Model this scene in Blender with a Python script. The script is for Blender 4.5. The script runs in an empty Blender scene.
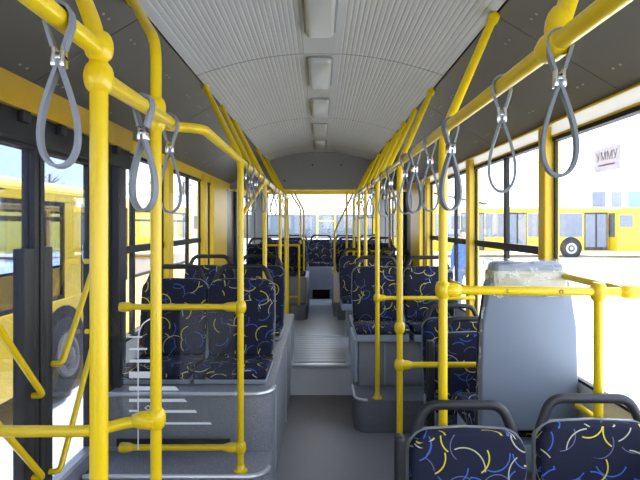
import bpy, bmesh, math, random
from mathutils import Vector, Matrix
random.seed(7)
PI = math.pi
scene = bpy.context.scene
COL = scene.collection

# ------------------------------------------------------------------ materials
def new_mat(name):
    m = bpy.data.materials.new(name); m.use_nodes = True
    nt = m.node_tree; b = nt.nodes['Principled BSDF']
    return m, nt, b

def N(nt, typ, **kw):
    n = nt.nodes.new(typ)
    for k, v in kw.items(): setattr(n, k, v)
    return n

def math_n(nt, op, a, b=None, c=None):
    n = nt.nodes.new('ShaderNodeMath'); n.operation = op
    for i, v in enumerate((a, b, c)):
        if v is None: continue
        if isinstance(v, (int, float)): n.inputs[i].default_value = v
        else: nt.links.new(v, n.inputs[i])
    return n.outputs[0]

def plain(name, col, rough=0.5, metal=0.0, coat=0.0, var=0.06, scale=9.0, bump=0.0, bscale=120.0):
    m, nt, b = new_mat(name)
    b.inputs['Roughness'].default_value = rough
    b.inputs['Metallic'].default_value = metal
    b.inputs['Coat Weight'].default_value = coat
    tc = N(nt, 'ShaderNodeTexCoord')
    no = N(nt, 'ShaderNodeTexNoise'); no.inputs['Scale'].default_value = scale; no.inputs['Detail'].default_value = 4
    nt.links.new(tc.outputs['Object'], no.inputs['Vector'])
    mx = N(nt, 'ShaderNodeMix', data_type='RGBA')
    mx.inputs[6].default_value = (*[c*(1-var) for c in col], 1)
    mx.inputs[7].default_value = (*[min(1, c*(1+var)) for c in col], 1)
    nt.links.new(no.outputs['Fac'], mx.inputs[0])
    nt.links.new(mx.outputs[2], b.inputs['Base Color'])
    if bump:
        n2 = N(nt, 'ShaderNodeTexNoise'); n2.inputs['Scale'].default_value = bscale
        nt.links.new(tc.outputs['Object'], n2.inputs['Vector'])
        bp = N(nt, 'ShaderNodeBump'); bp.inputs['Strength'].default_value = bump; bp.inputs['Distance'].default_value = 0.003
        nt.links.new(n2.outputs['Fac'], bp.inputs['Height']); nt.links.new(bp.outputs[0], b.inputs['Normal'])
    return m

def speckle(name, col, col2, rough=0.5, scale=350.0, amt=0.62, var=0.08):
    m, nt, b = new_mat(name)
    b.inputs['Roughness'].default_value = rough
    tc = N(nt, 'ShaderNodeTexCoord')
    no = N(nt, 'ShaderNodeTexNoise'); no.inputs['Scale'].default_value = scale; no.inputs['Detail'].default_value = 1
    nt.links.new(tc.outputs['Object'], no.inputs['Vector'])
    cr = N(nt, 'ShaderNodeValToRGB'); cr.color_ramp.elements[0].position = amt-0.1; cr.color_ramp.elements[1].position = amt+0.06
    nt.links.new(no.outputs['Fac'], cr.inputs[0])
    n2 = N(nt, 'ShaderNodeTexNoise'); n2.inputs['Scale'].default_value = 4; n2.inputs['Detail'].default_value = 4
    nt.links.new(tc.outputs['Object'], n2.inputs['Vector'])
    big = N(nt, 'ShaderNodeMix', data_type='RGBA')
    big.inputs[6].default_value = (*[c*(1-var) for c in col], 1); big.inputs[7].default_value = (*[c*(1+var) for c in col], 1)
    nt.links.new(n2.outputs['Fac'], big.inputs[0])
    mx = N(nt, 'ShaderNodeMix', data_type='RGBA')
    nt.links.new(big.outputs[2], mx.inputs[6]); mx.inputs[7].default_value = (*col2, 1)
    nt.links.new(cr.outputs[0], mx.inputs[0])
    nt.links.new(mx.outputs[2], b.inputs['Base Color'])
    return m

def fabric_mat():
    m, nt, b = new_mat('arc_pattern_fabric')
    b.inputs['Specular IOR Level'].default_value = 0.15
    b.inputs['Roughness'].default_value = 0.9
    b.inputs['Sheen Weight'].default_value = 0.0
    uv = N(nt, 'ShaderNodeUVMap'); uv.uv_map = 'UVMap'
    info = N(nt, 'ShaderNodeObjectInfo')
    cur = None
    base = N(nt, 'ShaderNodeRGB'); base.outputs[0].default_value = (0.012, 0.013, 0.029, 1)
    cur = base.outputs[0]
    # weave flecks
    nz = N(nt, 'ShaderNodeTexNoise'); nz.inputs['Scale'].default_value = 260; nz.inputs['Detail'].default_value = 1
    nt.links.new(uv.outputs[0], nz.inputs['Vector'])
    fl = N(nt, 'ShaderNodeMix', data_type='RGBA')
    nt.links.new(math_n(nt, 'MULTIPLY', nz.outputs['Fac'], 0.7), fl.inputs[0])
    nt.links.new(cur, fl.inputs[6]); fl.inputs[7].default_value = (0.032, 0.035, 0.066, 1)
    cur = fl.outputs[2]
    layers = [((0.13, 0.15, 0.26), 7.5, 0.021, 0.40, 3.1), ((0.055, 0.14, 0.52), 7.2, 0.027, 0.40, 11.7), ((0.50, 0.50, 0.34), 5.6, 0.019, 0.42, 17.9), ((0.66, 0.58, 0.05), 6.8, 0.027, 0.38, 23.3)]
    for col, sc, w, R, off in layers:
        mp = N(nt, 'ShaderNodeMapping')
        mp.inputs['Scale'].default_value = (sc, sc, sc)
        cx = N(nt, 'ShaderNodeCombineXYZ')
        nt.links.new(math_n(nt, 'MULTIPLY_ADD', info.outputs['Random'], 37.0, off), cx.inputs[0])
        cx.inputs[1].default_value = off*1.7
        nt.links.new(cx.outputs[0], mp.inputs['Location'])
        nt.links.new(uv.outputs[0], mp.inputs['Vector'])
        vo = N(nt, 'ShaderNodeTexVoronoi', voronoi_dimensions='2D')
        vo.inputs['Scale'].default_value = 1.0; vo.inputs['Randomness'].default_value = 0.75
        nt.links.new(mp.outputs[0], vo.inputs['Vector'])
        sb = N(nt, 'ShaderNodeVectorMath', operation='SUBTRACT')
        nt.links.new(mp.outputs[0], sb.inputs[0]); nt.links.new(vo.outputs['Position'], sb.inputs[1])
        sp = N(nt, 'ShaderNodeSeparateXYZ'); nt.links.new(sb.outputs[0], sp.inputs[0])
        cs = N(nt, 'ShaderNodeSeparateColor'); nt.links.new(vo.outputs['Color'], cs.inputs[0])
        ang = math_n(nt, 'MULTIPLY', cs.outputs[0], 2*PI)
        vx = sp.outputs[0]; vy = sp.outputs[1]
        ln = math_n(nt, 'SQRT', math_n(nt, 'ADD', math_n(nt, 'MULTIPLY', vx, vx), math_n(nt, 'MULTIPLY', vy, vy)))
        ring = math_n(nt, 'LESS_THAN', math_n(nt, 'ABSOLUTE', math_n(nt, 'SUBTRACT', ln, R)), w*0.62)
        dp = math_n(nt, 'ADD', math_n(nt, 'MULTIPLY', vx, math_n(nt, 'COSINE', ang)), math_n(nt, 'MULTIPLY', vy, math_n(nt, 'SINE', ang)))
        th = math_n(nt, 'MULTIPLY', ln, math_n(nt, 'MULTIPLY_ADD', cs.outputs[1], 0.5, 0.25))
        mask = math_n(nt, 'MULTIPLY', ring, math_n(nt, 'GREATER_THAN', dp, th))
        mx = N(nt, 'ShaderNodeMix', data_type='RGBA')
        nt.links.new(mask, mx.inputs[0]); nt.links.new(cur, mx.inputs[6]); mx.inputs[7].default_value = (*col, 1)
        cur = mx.outputs[2]
    nt.links.new(cur, b.inputs['Base Color'])
    return m

def translucent(name, col, amt=0.6):
    m, nt, b = new_mat(name); b.inputs['Base Color'].default_value = (*col, 1); b.inputs['Roughness'].default_value = 0.5
    tl = N(nt, 'ShaderNodeBsdfTranslucent'); tl.inputs[0].default_value = (*col, 1)
    mx = N(nt, 'ShaderNodeMixShader'); mx.inputs[0].default_value = amt
    nt.links.new(b.outputs[0], mx.inputs[1]); nt.links.new(tl.outputs[0], mx.inputs[2])
    nt.links.new(mx.outputs[0], nt.nodes['Material Output'].inputs[0])
    return m

def glass_mat(name, tint, refl=1.0, haze=0.0, hazecol=(1, 1, 1)):
    m = bpy.data.materials.new(name); m.use_nodes = True
    nt = m.node_tree; nt.nodes.clear()
    out = N(nt, 'ShaderNodeOutputMaterial')
    tr = N(nt, 'ShaderNodeBsdfTransparent'); tr.inputs[0].default_value = (*tint, 1)
    gl = N(nt, 'ShaderNodeBsdfGlossy'); gl.inputs['Roughness'].default_value = 0.02
    fr = N(nt, 'ShaderNodeLayerWeight'); fr.inputs['Blend'].default_value = 0.5   # facing = 1 - |cos|
    fac = math_n(nt, 'MULTIPLY', math_n(nt, 'MULTIPLY_ADD', math_n(nt, 'POWER', fr.outputs['Facing'], 5.0), 0.93, 0.035), refl)
    mx = N(nt, 'ShaderNodeMixShader')
    nt.links.new(fac, mx.inputs[0]); nt.links.new(tr.outputs[0], mx.inputs[1]); nt.links.new(gl.outputs[0], mx.inputs[2])
    last = mx.outputs[0]
    if haze:
        df = N(nt, 'ShaderNodeBsdfDiffuse'); df.inputs[0].default_value = (*hazecol, 1)
        tc = N(nt, 'ShaderNodeTexCoord'); nz = N(nt, 'ShaderNodeTexNoise'); nz.inputs['Scale'].default_value = 18; nz.inputs['Detail'].default_value = 6
        nz.inputs['Distortion'].default_value = 2.5
        nt.links.new(tc.outputs['Object'], nz.inputs['Vector'])
        cr = N(nt, 'ShaderNodeValToRGB'); cr.color_ramp.elements[0].position = 0.55; cr.color_ramp.elements[1].position = 0.66
        nt.links.new(nz.outputs['Fac'], cr.inputs[0])
        m2 = N(nt, 'ShaderNodeMixShader')
        nt.links.new(math_n(nt, 'MULTIPLY', cr.outputs[0], haze), m2.inputs[0]); nt.links.new(last, m2.inputs[1]); nt.links.new(df.outputs[0], m2.inputs[2])
        last = m2.outputs[0]
    nt.links.new(last, out.inputs[0])
    return m

YEL = plain('yellow_powder_coat', (0.76, 0.535, 0.001), 0.3, coat=0.1, var=0.04)
YELP = plain('yellow_pillar_paint', (0.76, 0.50, 0.004), 0.4, var=0.05)
CEIL = plain('ceiling_laminate', (0.86, 0.86, 0.845), 0.45, var=0.03, scale=3)
COVE = plain('olive_grey_panel', (0.115, 0.109, 0.094), 0.4, var=0.05, scale=3)
BULK = plain('bulkhead_grey', (0.19, 0.195, 0.20), 0.5, var=0.04)
BLACK = plain('black_rubber', (0.009, 0.009, 0.010), 0.65)
BLKP = plain('black_plastic', (0.011, 0.012, 0.015), 0.5)
STRAP = plain('grey_strap_webbing', (0.20, 0.225, 0.27), 0.55, var=0.05, scale=30)
CHROME = plain('steel_clip', (0.62, 0.62, 0.64), 0.18, metal=1.0)
ALU = plain('aluminium_trim', (0.62, 0.64, 0.68), 0.35, metal=0.6, var=0.05)
FLOOR = speckle('grey_vinyl_floor', (0.20, 0.187, 0.20), (0.31, 0.29, 0.31), 0.38, 420, 0.62)
STEPM = speckle('ribbed_step_vinyl', (0.48, 0.50, 0.56), (0.60, 0.62, 0.68), 0.30, 300, 0.6)  # lighter bluish base takes in the window reflection on the rear floor
PODM = speckle('speckled_grey_podium', (0.17, 0.178, 0.205), (0.32, 0.33, 0.37), 0.45, 260, 0.60)
PODD = speckle('dark_grey_podium', (0.10, 0.107, 0.13), (0.18, 0.19, 0.22), 0.5, 260, 0.62)
PANEL = plain('blue_grey_panel', (0.20, 0.225, 0.28), 0.45, var=0.05)
PAN = plain('blue_grey_seat_pan', (0.30, 0.36, 0.44), 0.4, var=0.05)
SHELL = plain('grey_seat_shell', (0.22, 0.235, 0.265), 0.45, var=0.05)
TALLSH = plain('slate_blue_seat_back', (0.185, 0.225, 0.295), 0.45, var=0.03)
FAB = fabric_mat()
CLEAR = glass_mat('clear_window_glass', (0.96, 0.97, 0.98), 0.7)
TINT = glass_mat('bluish_door_glass', (0.70, 0.73, 0.82), 1.6)
PART = glass_mat('partition_glass', (0.93, 0.95, 0.95), 1.0)
WRAP = glass_mat('crumpled_plastic_wrap', (0.97, 0.97, 0.96), 2.0, 0.45, (0.8, 0.8, 0.78))
WHITE = translucent('white_trim_plastic', (0.80, 0.80, 0.78), 0.6)
STICK = plain('white_vinyl_sticker', (0.85, 0.88, 0.92), 0.5, var=0.01)
DIFF = plain('lamp_diffuser', (0.40, 0.40, 0.37), 0.3, var=0.03)
LFRAME = plain('lamp_frame', (0.20, 0.20, 0.20), 0.4)
WALLM = plain('light_grey_side_wall', (0.72, 0.72, 0.73), 0.5, var=0.04)
DARKW = plain('dark_grey_side_wall', (0.05, 0.052, 0.055), 0.5)
POSTM = plain('charcoal_door_frame', (0.018, 0.019, 0.023), 0.5)
ASPH = plain('pale_asphalt', (0.62, 0.62, 0.62), 0.9, var=0.12, scale=1.2)
BUSY = plain('bus_yellow_paint', (0.80, 0.57, 0.02), 0.3, coat=0.4, var=0.05, scale=2)
BUSG = plain('bus_window_glass', (0.13, 0.15, 0.20), 0.08, coat=0.5, var=0.25, scale=3)
TYRE = plain('tyre_rubber', (0.035, 0.035, 0.037), 0.8)
HUBM = plain('wheel_hub', (0.42, 0.42, 0.43), 0.4, metal=0.4)
AMBER = plain('amber_cover_paint', (0.50, 0.30, 0.006), 0.3, coat=0.3, var=0.3, scale=6)
HUBD = plain('grey_wheel_hub', (0.16, 0.16, 0.165), 0.5, metal=0.3)
YARDB = plain('blue_grey_shed', (0.10, 0.13, 0.16), 0.8, var=0.15, scale=.6)
BLUEJ = plain('blue_jacket_cloth', (0.10, 0.19, 0.46), 0.85, var=0.12)
JEANS = plain('denim', (0.13, 0.18, 0.30), 0.9, var=0.12)
SKIN = plain('skin', (0.60, 0.38, 0.28), 0.6)
HAIR = plain('dark_hair', (0.03, 0.022, 0.018), 0.7)
CARD = translucent('notice_paper', (0.66, 0.62, 0.62), 0.75)
INK = plain('grey_ink', (0.42, 0.40, 0.42), 0.7)
PINK = plain('red_ink_line', (0.62, 0.36, 0.37), 0.7)
CREAM = plain('cream_headrest_cloth', (0.55, 0.53, 0.40), 0.8, var=0.06)
BUILD = plain('pale_building_wall', (0.62, 0.64, 0.66), 0.8, var=0.06, scale=.5)
CYAN = plain('cyan_sign', (0.20, 0.55, 0.75), 0.6)
BARK = plain('tree_bark', (0.12, 0.10, 0.085), 0.9, var=0.2)
SCREWM = plain('panel_screw', (0.42, 0.41, 0.38), 0.4, metal=0.5)
BOLT = plain('dark_bolt', (0.10, 0.08, 0.05), 0.5)

# ------------------------------------------------------------------ mesh builder
def fillet(pts, rad, n=6):
    pts = [Vector(p) for p in pts]
    out = [pts[0]]
    for i in range(1, len(pts)-1):
        a, b, c = pts[i-1], pts[i], pts[i+1]
        d1 = (a-b); d2 = (c-b); l1, l2 = d1.length, d2.length
        d1.normalize(); d2.normalize()
        if d1.angle(d2) > PI-0.02: out.append(b); continue
        t = min(rad, l1*0.48, l2*0.48)
        p1, p2 = b+d1*t, b+d2*t
        for k in range(n+1):
            s = k/n
            out.append(p1*(1-s)**2 + b*2*s*(1-s) + p2*s*s)
    out.append(pts[-1])
    return out

class MB:
    def __init__(s, origin=(0, 0, 0)):
        s.bm = bmesh.new(); s.o = Vector(origin)
    def _merge(s, t):
        me = bpy.data.meshes.new('tmp'); t.to_mesh(me); t.free()
        s.bm.from_mesh(me); bpy.data.meshes.remove(me)
    def box(s, x0, x1, y0, y1, z0, z1, bev=0.0, seg=2):
        t = bmesh.new(); bmesh.ops.create_cube(t, size=1)
        for v in t.verts:
            v.co = Vector(((x0+x1)/2+v.co.x*(x1-x0), (y0+y1)/2+v.co.y*(y1-y0), (z0+z1)/2+v.co.z*(z1-z0)))
        if bev: bmesh.ops.bevel(t, geom=list(t.edges), offset=bev, segments=seg, profile=0.6, affect='EDGES')
        s._merge(t); return s
    def sweep(s, pts, prof, closed=False, up=None):
        # prof: list of (u, v) in the section plane
        pts = [Vector(p) for p in pts]; n = len(pts); rings = []
        ref = None
        for i, p in enumerate(pts):
            if closed: d = (pts[(i+1) % n]-pts[i-1])
            else: d = pts[min(i+1, n-1)]-pts[max(i-1, 0)]
            d.normalize()
            if up is not None:
                v = Vector(up); u = v.cross(d); u.normalize()
            else:
                if ref is None:
                    ref = Vector((0, 0, 1)) if abs(d.z) < 0.9 else Vector((1, 0, 0))
                u = ref - d*ref.dot(d); u.normalize(); ref = u
                v = d.cross(u)
            rings.append([s.bm.verts.new(p+u*a+v*b) for a, b in prof])
        m = len(prof)
        for i in range(n if closed else n-1):
            r1, r2 = rings[i], rings[(i+1) % n]
            for j in range(m):
                s.bm.faces.new((r1[j], r1[(j+1) % m], r2[(j+1) % m], r2[j]))
        if not closed:
            s.bm.faces.new(list(reversed(rings[0]))); s.bm.faces.new(rings[-1])
        return s
    def tube(s, pts, r, n=12, rad=0.0, closed=False):
        if rad: pts = fillet(pts, rad)
        prof = [(r*math.cos(2*PI*k/n), r*math.sin(2*PI*k/n)) for k in range(n)]
        return s.sweep(pts, prof, closed)
    def oval(s, pts, ru, rv, rad=0.0, up=(0, 1, 0), n=12):
        if rad: pts = fillet(pts, rad)
        prof = [(ru*math.cos(2*PI*k/n), rv*math.sin(2*PI*k/n)) for k in range(n)]
        return s.sweep(pts, prof, False, up)
    def ell(s, c, rx, ry, rz, axis=None, seg=16):
        t = bmesh.new(); bmesh.ops.create_uvsphere(t, u_segments=seg, v_segments=max(8, seg//2), radius=1)
        M_ = Matrix.Diagonal((rx, ry, rz, 1))
        if axis is not None: M_ = Vector((0, 0, 1)).rotation_difference(Vector(axis).normalized()).to_matrix().to_4x4() @ M_
        bmesh.ops.transform(t, matrix=Matrix.Translation(Vector(c)) @ M_, verts=t.verts)
        s._merge(t); return s
    def lathe(s, p0, p1, prof, n=16):
        # prof: (t along p0->p1 in metres, radius)
        p0 = Vector(p0); d = (Vector(p1)-p0).normalized()
        ref = Vector((0, 0, 1)) if abs(d.z) < 0.9 else Vector((1, 0, 0))
        u = (ref-d*ref.dot(d)).normalized(); v = d.cross(u)
        rings = []
        for t, r in prof:
            rings.append([s.bm.verts.new(p0+d*t+(u*math.cos(2*PI*k/n)+v*math.sin(2*PI*k/n))*r) for k in range(n)])
        for a, b in zip(rings, rings[1:]):
            for j in range(n): s.bm.faces.new((a[j], a[(j+1) % n], b[(j+1) % n], b[j]))
        s.bm.faces.new(list(reversed(rings[0]))); s.bm.faces.new(rings[-1])
        return s
    def prism(s, out, a0, a1, axis='z', bev=0.0, seg=2, ends='both'):
        # outline (p, q) extruded along axis; axis z: (x,y); axis y: (x,z); axis x: (y,z)
        t = bmesh.new()
        def mk(p, q, a):
            return {'z': (p, q, a), 'y': (p, a, q), 'x': (a, p, q)}[axis]
        A = [t.verts.new(mk(p, q, a0)) for p, q in out]; B = [t.verts.new(mk(p, q, a1)) for p, q in out]
        f0 = t.faces.new(A); f1 = t.faces.new(B); n = len(out)
        for i in range(n): t.faces.new((A[i], A[(i+1) % n], B[(i+1) % n], B[i]))
        bmesh.ops.recalc_face_normals(t, faces=t.faces)
        if bev:
            es = []
            if ends in ('both', 'start'): es += list(f0.edges)
            if ends in ('both', 'end'): es += list(f1.edges)
            bmesh.ops.bevel(t, geom=es, offset=bev, segments=seg, profile=0.5, affect='EDGES')
        s._merge(t); return s
    def quad(s, pts):
        s.bm.faces.new([s.bm.verts.new(p) for p in pts]); return s
    def xform(s, M_):
        bmesh.ops.transform(s.bm, matrix=M_, verts=s.bm.verts); return s
    def build(s, name, mat, parent=None, smooth=True, uv=False, recalc=True, ang=40):
        if recalc: bmesh.ops.recalc_face_normals(s.bm, faces=s.bm.faces)
        if uv:
            L = s.bm.loops.layers.uv.new('UVMap')
            for f in s.bm.faces:
                n = f.normal
                for l in f.loops:
                    c = l.vert.co
                    if abs(n.z) > 0.6: l[L].uv = (c.x, c.y)
                    elif abs(n.x) > 0.75: l[L].uv = (c.y, c.z)
                    else: l[L].uv = (c.x, c.z)
        if parent is None and s.o.length == 0:
            pass
        for v in s.bm.verts: v.co -= s.o
        me = bpy.data.meshes.new(name)
        if smooth:
            for f in s.bm.faces: f.smooth = True
            for e in s.bm.edges:
                if len(e.link_faces) == 2 and e.calc_face_angle(0) > math.radians(ang): e.smooth = False
        s.bm.to_mesh(me); s.bm.free()
        me.materials.append(mat)
        ob = bpy.data.objects.new(name, me); COL.objects.link(ob)
        if parent is not None: ob.parent = parent
        else: ob.location = s.o
        return ob

def tag(o, label=None, cat=None, group=None, kind=None):
    if label: o['label'] = label
    if cat: o['category'] = cat
    if group: o['group'] = group
    if kind: o['kind'] = kind
    return o

def thing(name, loc, label, cat, group=None, rz=0.0):
    e = bpy.data.objects.new(name, None); e.empty_display_size = 0.1
    COL.objects.link(e); e.location = loc; e.rotation_euler = (0, 0, rz)
    return tag(e, label, cat, group)

def copy_tree(o, parent=None):
    c = o.copy(); COL.objects.link(c)
    if parent is not None: c.parent = parent
    for ch in list(o.children): copy_tree(ch, c)
    return c

def struct(o, label=None, cat=None):
    o['kind'] = 'structure'
    return tag(o, label, cat)

def rounded(x0, x1, y0, y1, rs, n=6):
    # rs radius for corners (x0y0, x1y0, x1y1, x0y1)
    pts = []
    for (cx, cy, a0, r) in ((x0, y0, PI, rs[0]), (x1, y0, 1.5*PI, rs[1]), (x1, y1, 0, rs[2]), (x0, y1, .5*PI, rs[3])):
        sx = 1 if cx == x0 else -1; sy = 1 if cy == y0 else -1
        if r <= 0: pts.append((cx, cy)); continue
        ox, oy = cx+sx*r, cy+sy*r
        for k in range(n+1):
            a = a0+0.5*PI*k/n
            pts.append((ox+r*math.cos(a), oy+r*math.sin(a)))
    return pts

# ------------------------------------------------------------------ dimensions (metres)
HW = 1.20            # inside half width at the windows
EYE = 1.55
SILL, WTOP, COVEB, COVET, CEDGE = 0.82, 1.995, 2.072, 2.38, 0.69
YF, YB = -3.0, 9.35  # front / rear ends that are built
YBULK = 6.6
RISE = 0.125
def ceil_z(x): return COVET + RISE*(1-(x/CEDGE)**2)

# ------------------------------------------------------------------ setting
def struct_box(name, mat, boxes, label, cat='wall', bev=0.0):
    m = MB()
    for b in boxes: m.box(*b, bev=bev)
    return struct(m.build(name, mat, smooth=False), label, cat)

# floor: low front floor, sloped riser, upper rear floor
m = MB(); m.box(-1.22, 1.22, YF, 4.55, -0.06, 0.0)
struct(m.build('floor', FLOOR, smooth=False), 'smooth grey vinyl low floor of the aisle', 'floor')
m = MB()
m.prism([(4.53, -0.06), (4.53, 0.0), (4.60, 0.215), (4.64, 0.25), (YB, 0.25), (YB, -0.06)], -1.22, 1.22, 'x')
up = struct(m.build('floor_rear', STEPM, smooth=False), 'lighter raised rear floor behind the step', 'floor')
for k in range(11):      # anti-slip ribs
    y = 4.72+k*0.10
    mm = MB(); mm.box(-0.25, 0.25, y, y+0.035, 0.25, 0.254, bev=0.0015)
    mm.build('anti_slip_rib', STEPM, up, smooth=False)
mm = MB(); mm.box(-0.255, 0.255, 4.60, 4.665, 0.235, 0.256, bev=0.004); mm.build('step_nosing', ALU, up, smooth=False)
mm = MB(); mm.box(-0.24, 0.24, 4.668, 4.685, 0.25, 0.2545); mm.build('black_strip', BLACK, up, smooth=False)
mm = MB(); mm.box(-0.255, 0.255, 5.80, 5.84, 0.25, 0.258, bev=0.003); mm.build('floor_joint', ALU, up, smooth=False)

# side walls: lower wall, head band, outer skin
for side, sx in (('left', -1), ('right', 1)):
    m = MB()
    a, b = sorted((sx*HW, sx*(HW+0.06)))
    y0 = 2.97 if sx < 0 else YF
    m.box(a, b, y0, YB, -0.06, SILL)
    if sx < 0: m.box(a, b, YF, 0.98, -0.06, SILL); m.box(a, b, 2.67, 2.97, -.06, .40)
    m.box(a, b, YF, YB, WTOP if sx < 0 else 2.074, 2.30)
    m.box(a, b, 6.38, 7.35, SILL, WTOP)
    m.box(a, b, -1.06, -0.9, SILL, WTOP); m.box(a, b, YF, -2.84, SILL, WTOP)
    w = struct(m.build('wall_'+side, WALLM, smooth=False), 'light grey side wall on the %s below the windows' % side, 'wall')
    m = MB(); t0, t1 = sorted((sx*(HW-0.008), sx*(HW+0.002)))
    m.box(t0, t1, 6.39, 7.34, SILL, WTOP+0.01); m.build('dark_panel', DARKW if sx > 0 else COVE, w, smooth=False)
    m = MB(); t0, t1 = sorted((sx*(HW-0.05), sx*(HW-0.008))); m.box(t0, t1, 6.9, 7.3, SILL, 2.0, bev=.004); struct(m.build('trim_post_'+side, DARKW, smooth=False), 'black post on the %s wall before the rear windows' % side, 'post')
m = MB(); m.box(-1.28, 1.28, YB-0.02, YB+0.05, 0.0, 1.24); m.box(-1.28, 1.28, YB-0.02, YB+0.05, 2.13, 2.6)
m.box(-1.28, -1.0, YB-0.02, YB+0.05, 1.24, 2.13); m.box(1.0, 1.28, YB-0.02, YB+0.05, 1.24, 2.13)
wr = struct(m.build('wall_rear', BULK, smooth=False), 'grey rear wall around the rear window', 'wall')
m = MB(); m.box(-1.05, 1.05, YB-0.05, YB-0.02, 2.10, 2.18, bev=0.004)
m.box(-1.05, -0.99, YB-0.05, YB-0.02, 1.2, 2.12, bev=0.004); m.box(0.99, 1.05, YB-0.05, YB-0.02, 1.2, 2.12, bev=0.004)
m.build('yellow_window_surround', YELP, wr, smooth=False)

m = MB(); m.box(-1.28, 1.28, YF-.05, YF, -.06, .95); m.box(-1.28, 1.28, YF-.05, YF, 2.0, 2.6)
m.box(-1.28, -1.1, YF-.05, YF, .95, 2.0); m.box(1.1, 1.28, YF-.05, YF, .95, 2.0)
struct(m.build('wall_front', BULK, smooth=False), 'grey front wall around the windscreen', 'wall')
# coves
def cove_pt(t, sx): # t 0 at the window head, 1 at the ceiling edge
    return (sx*(HW+(CEDGE-HW)*t), COVEB+(COVET-COVEB)*t)
nt_ = 0
for side, sx in (('left', -1), ('right', 1)):
    m = MB()
    seams = [YF, 0.55, 1.98, 3.4, 4.85, 6.3, YB]
    nx, nz = (COVET-COVEB), (HW-CEDGE); L = math.hypot(nx, nz); nx, nz = -sx*nx/L*-1, nz/L
    for y0, y1 in zip(seams, seams[1:]):
        (xa, za), (xb, zb) = cove_pt(0, sx), cove_pt(0.985, sx)
        th = 0.012
        out = [(xa, za), (xb, zb), (xb+sx*0.006, zb+0.012), (xa+sx*0.006, za+0.012)]
        m.prism(out, y0+0.003, y1-0.003, 'y')
    cp = struct(m.build('trim_cove_'+side, COVE, smooth=False), 'olive grey sloping cove panels above the %s windows' % side, 'panel')
    m = MB(); (xa, za), (xb, zb) = cove_pt(-0.02, sx), cove_pt(1.08, sx)
    m.prism([(xa+sx*.01, za+.014), (xb+sx*.01, zb+.03), (xb+sx*.03, zb+.05), (xa+sx*.03, za+.03)], YF, YB, 'y')
    m.build('cove_backing', BLACK, cp, smooth=False)
    for y in [0.42, 0.68, 1.10, 1.50, 1.85, 2.11, 2.6, 3.0, 3.28, 3.53, 4.1, 4.72, 4.98, 5.6]:
        for t in (0.20, 0.80):
            for dy in (-0.022, 0.022):
                x, z = cove_pt(t, sx)
                nrm = Vector((-sx*(COVET-COVEB), 0, -(HW-CEDGE))).normalized()
                q = MB(); p = Vector((x, y+dy, z))
                q.lathe(p-nrm*0.001, p+nrm*0.004, [(0, 0.0055), (0.003, 0.0055), (0.0045, 0.003)], 8)
                q.build('screw', SCREWM, cp)
# ceiling: corrugated panels with seams, plain middle strip
def ceil_profile():
    pts = []
    x = -CEDGE
    pts.append((x, ceil_z(x)))
    x = -0.665
    pitch = 0.024
    while x < 0.66:
        if abs(x+pitch/2) > 0.10:
            for f, d in ((0.0, 0), (0.55, 0), (0.70, 0.0028), (0.85, 0.0028)):
                xx = x+pitch*f; pts.append((xx, ceil_z(xx)+d))
        else:
            pts.append((x, ceil_z(x)-0.002))
        x += pitch
    pts.append((CEDGE, ceil_z(CEDGE)))
    return pts
cpf = ceil_profile()
m = MB()
cs_ = [YF, 1.12, 2.8, 4.5, 6.1, YBULK+0.02]
for y0, y1 in zip(cs_, cs_[1:]):
    a = [m.bm.verts.new((x, y0+0.003, z)) for x, z in cpf]; b = [m.bm.verts.new((x, y1-0.003, z)) for x, z in cpf]
    for i in range(len(cpf)-1): m.bm.faces.new((a[i], a[i+1], b[i+1], b[i]))
bmesh.ops.solidify(m.bm, geom=list(m.bm.faces), thickness=-0.006)
ce = struct(m.build('ceiling', CEIL, smooth=False), 'arched pale ribbed ceiling panels with thin seams', 'ceiling')
m = MB()
o = [(x/10*CEDGE*1.15, ceil_z(x/10*CEDGE)+0.02) for x in range(-10, 11)]
o += [(x/10*CEDGE*1.15, ceil_z(x/10*CEDGE)+0.03) for x in range(10, -11, -1)]
m.prism(o, YF, YBULK+0.03, 'y'); m.build('dark_backing', BLACK, ce, smooth=False)
# outer roof shell
m = MB(); m.box(-1.27, 1.27, YF, YB, 2.56, 2.62); m.box(-1.27, -1.255, YF, YB, 2.2, 2.56); m.box(1.255, 1.27, YF, YB, 2.2, 2.56)
struct(m.build('ceiling_roof_shell', BUSY, smooth=False), 'outer roof shell of the bus', 'roof')
# lower rear ceiling
m = MB(); m.box(-1.2, 1.2, YBULK+0.05, YB-0.02, 2.185, 2.20)
struct(m.build('ceiling_rear', BULK, smooth=False), 'lower grey ceiling over the rear seats', 'ceiling')
# bulkhead
o = [(-1.19, 2.01), (1.19, 2.01), (1.19, COVEB)]
o += [(x/12*CEDGE, ceil_z(x/12*CEDGE)-0.001) for x in range(12, -13, -1)] + [(-1.19, COVEB)]
m = MB(); m.prism(o, YBULK, YBULK+0.05, 'y')
bk = struct(m.build('trim_bulkhead', BULK, smooth=False), 'grey arched bulkhead where the ceiling drops at the rear', 'bulkhead')
for x in (-0.47, -0.1, 0.28, 0.56):
    q = MB(); q.lathe((x, YBULK, 2.12 if abs(x) > .3 else 2.33), (x, YBULK-0.01, 2.12 if abs(x) > .3 else 2.33), [(0, 0.012), (0.004, 0.012)], 10); q.build('screw', BLACK, bk)
q = MB(); q.box(-1.15, 1.15, YBULK-0.006, YBULK+0.056, 1.992, 2.012, bev=0.003); q.build('bottom_edge', YELP, bk, smooth=False)

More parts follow.
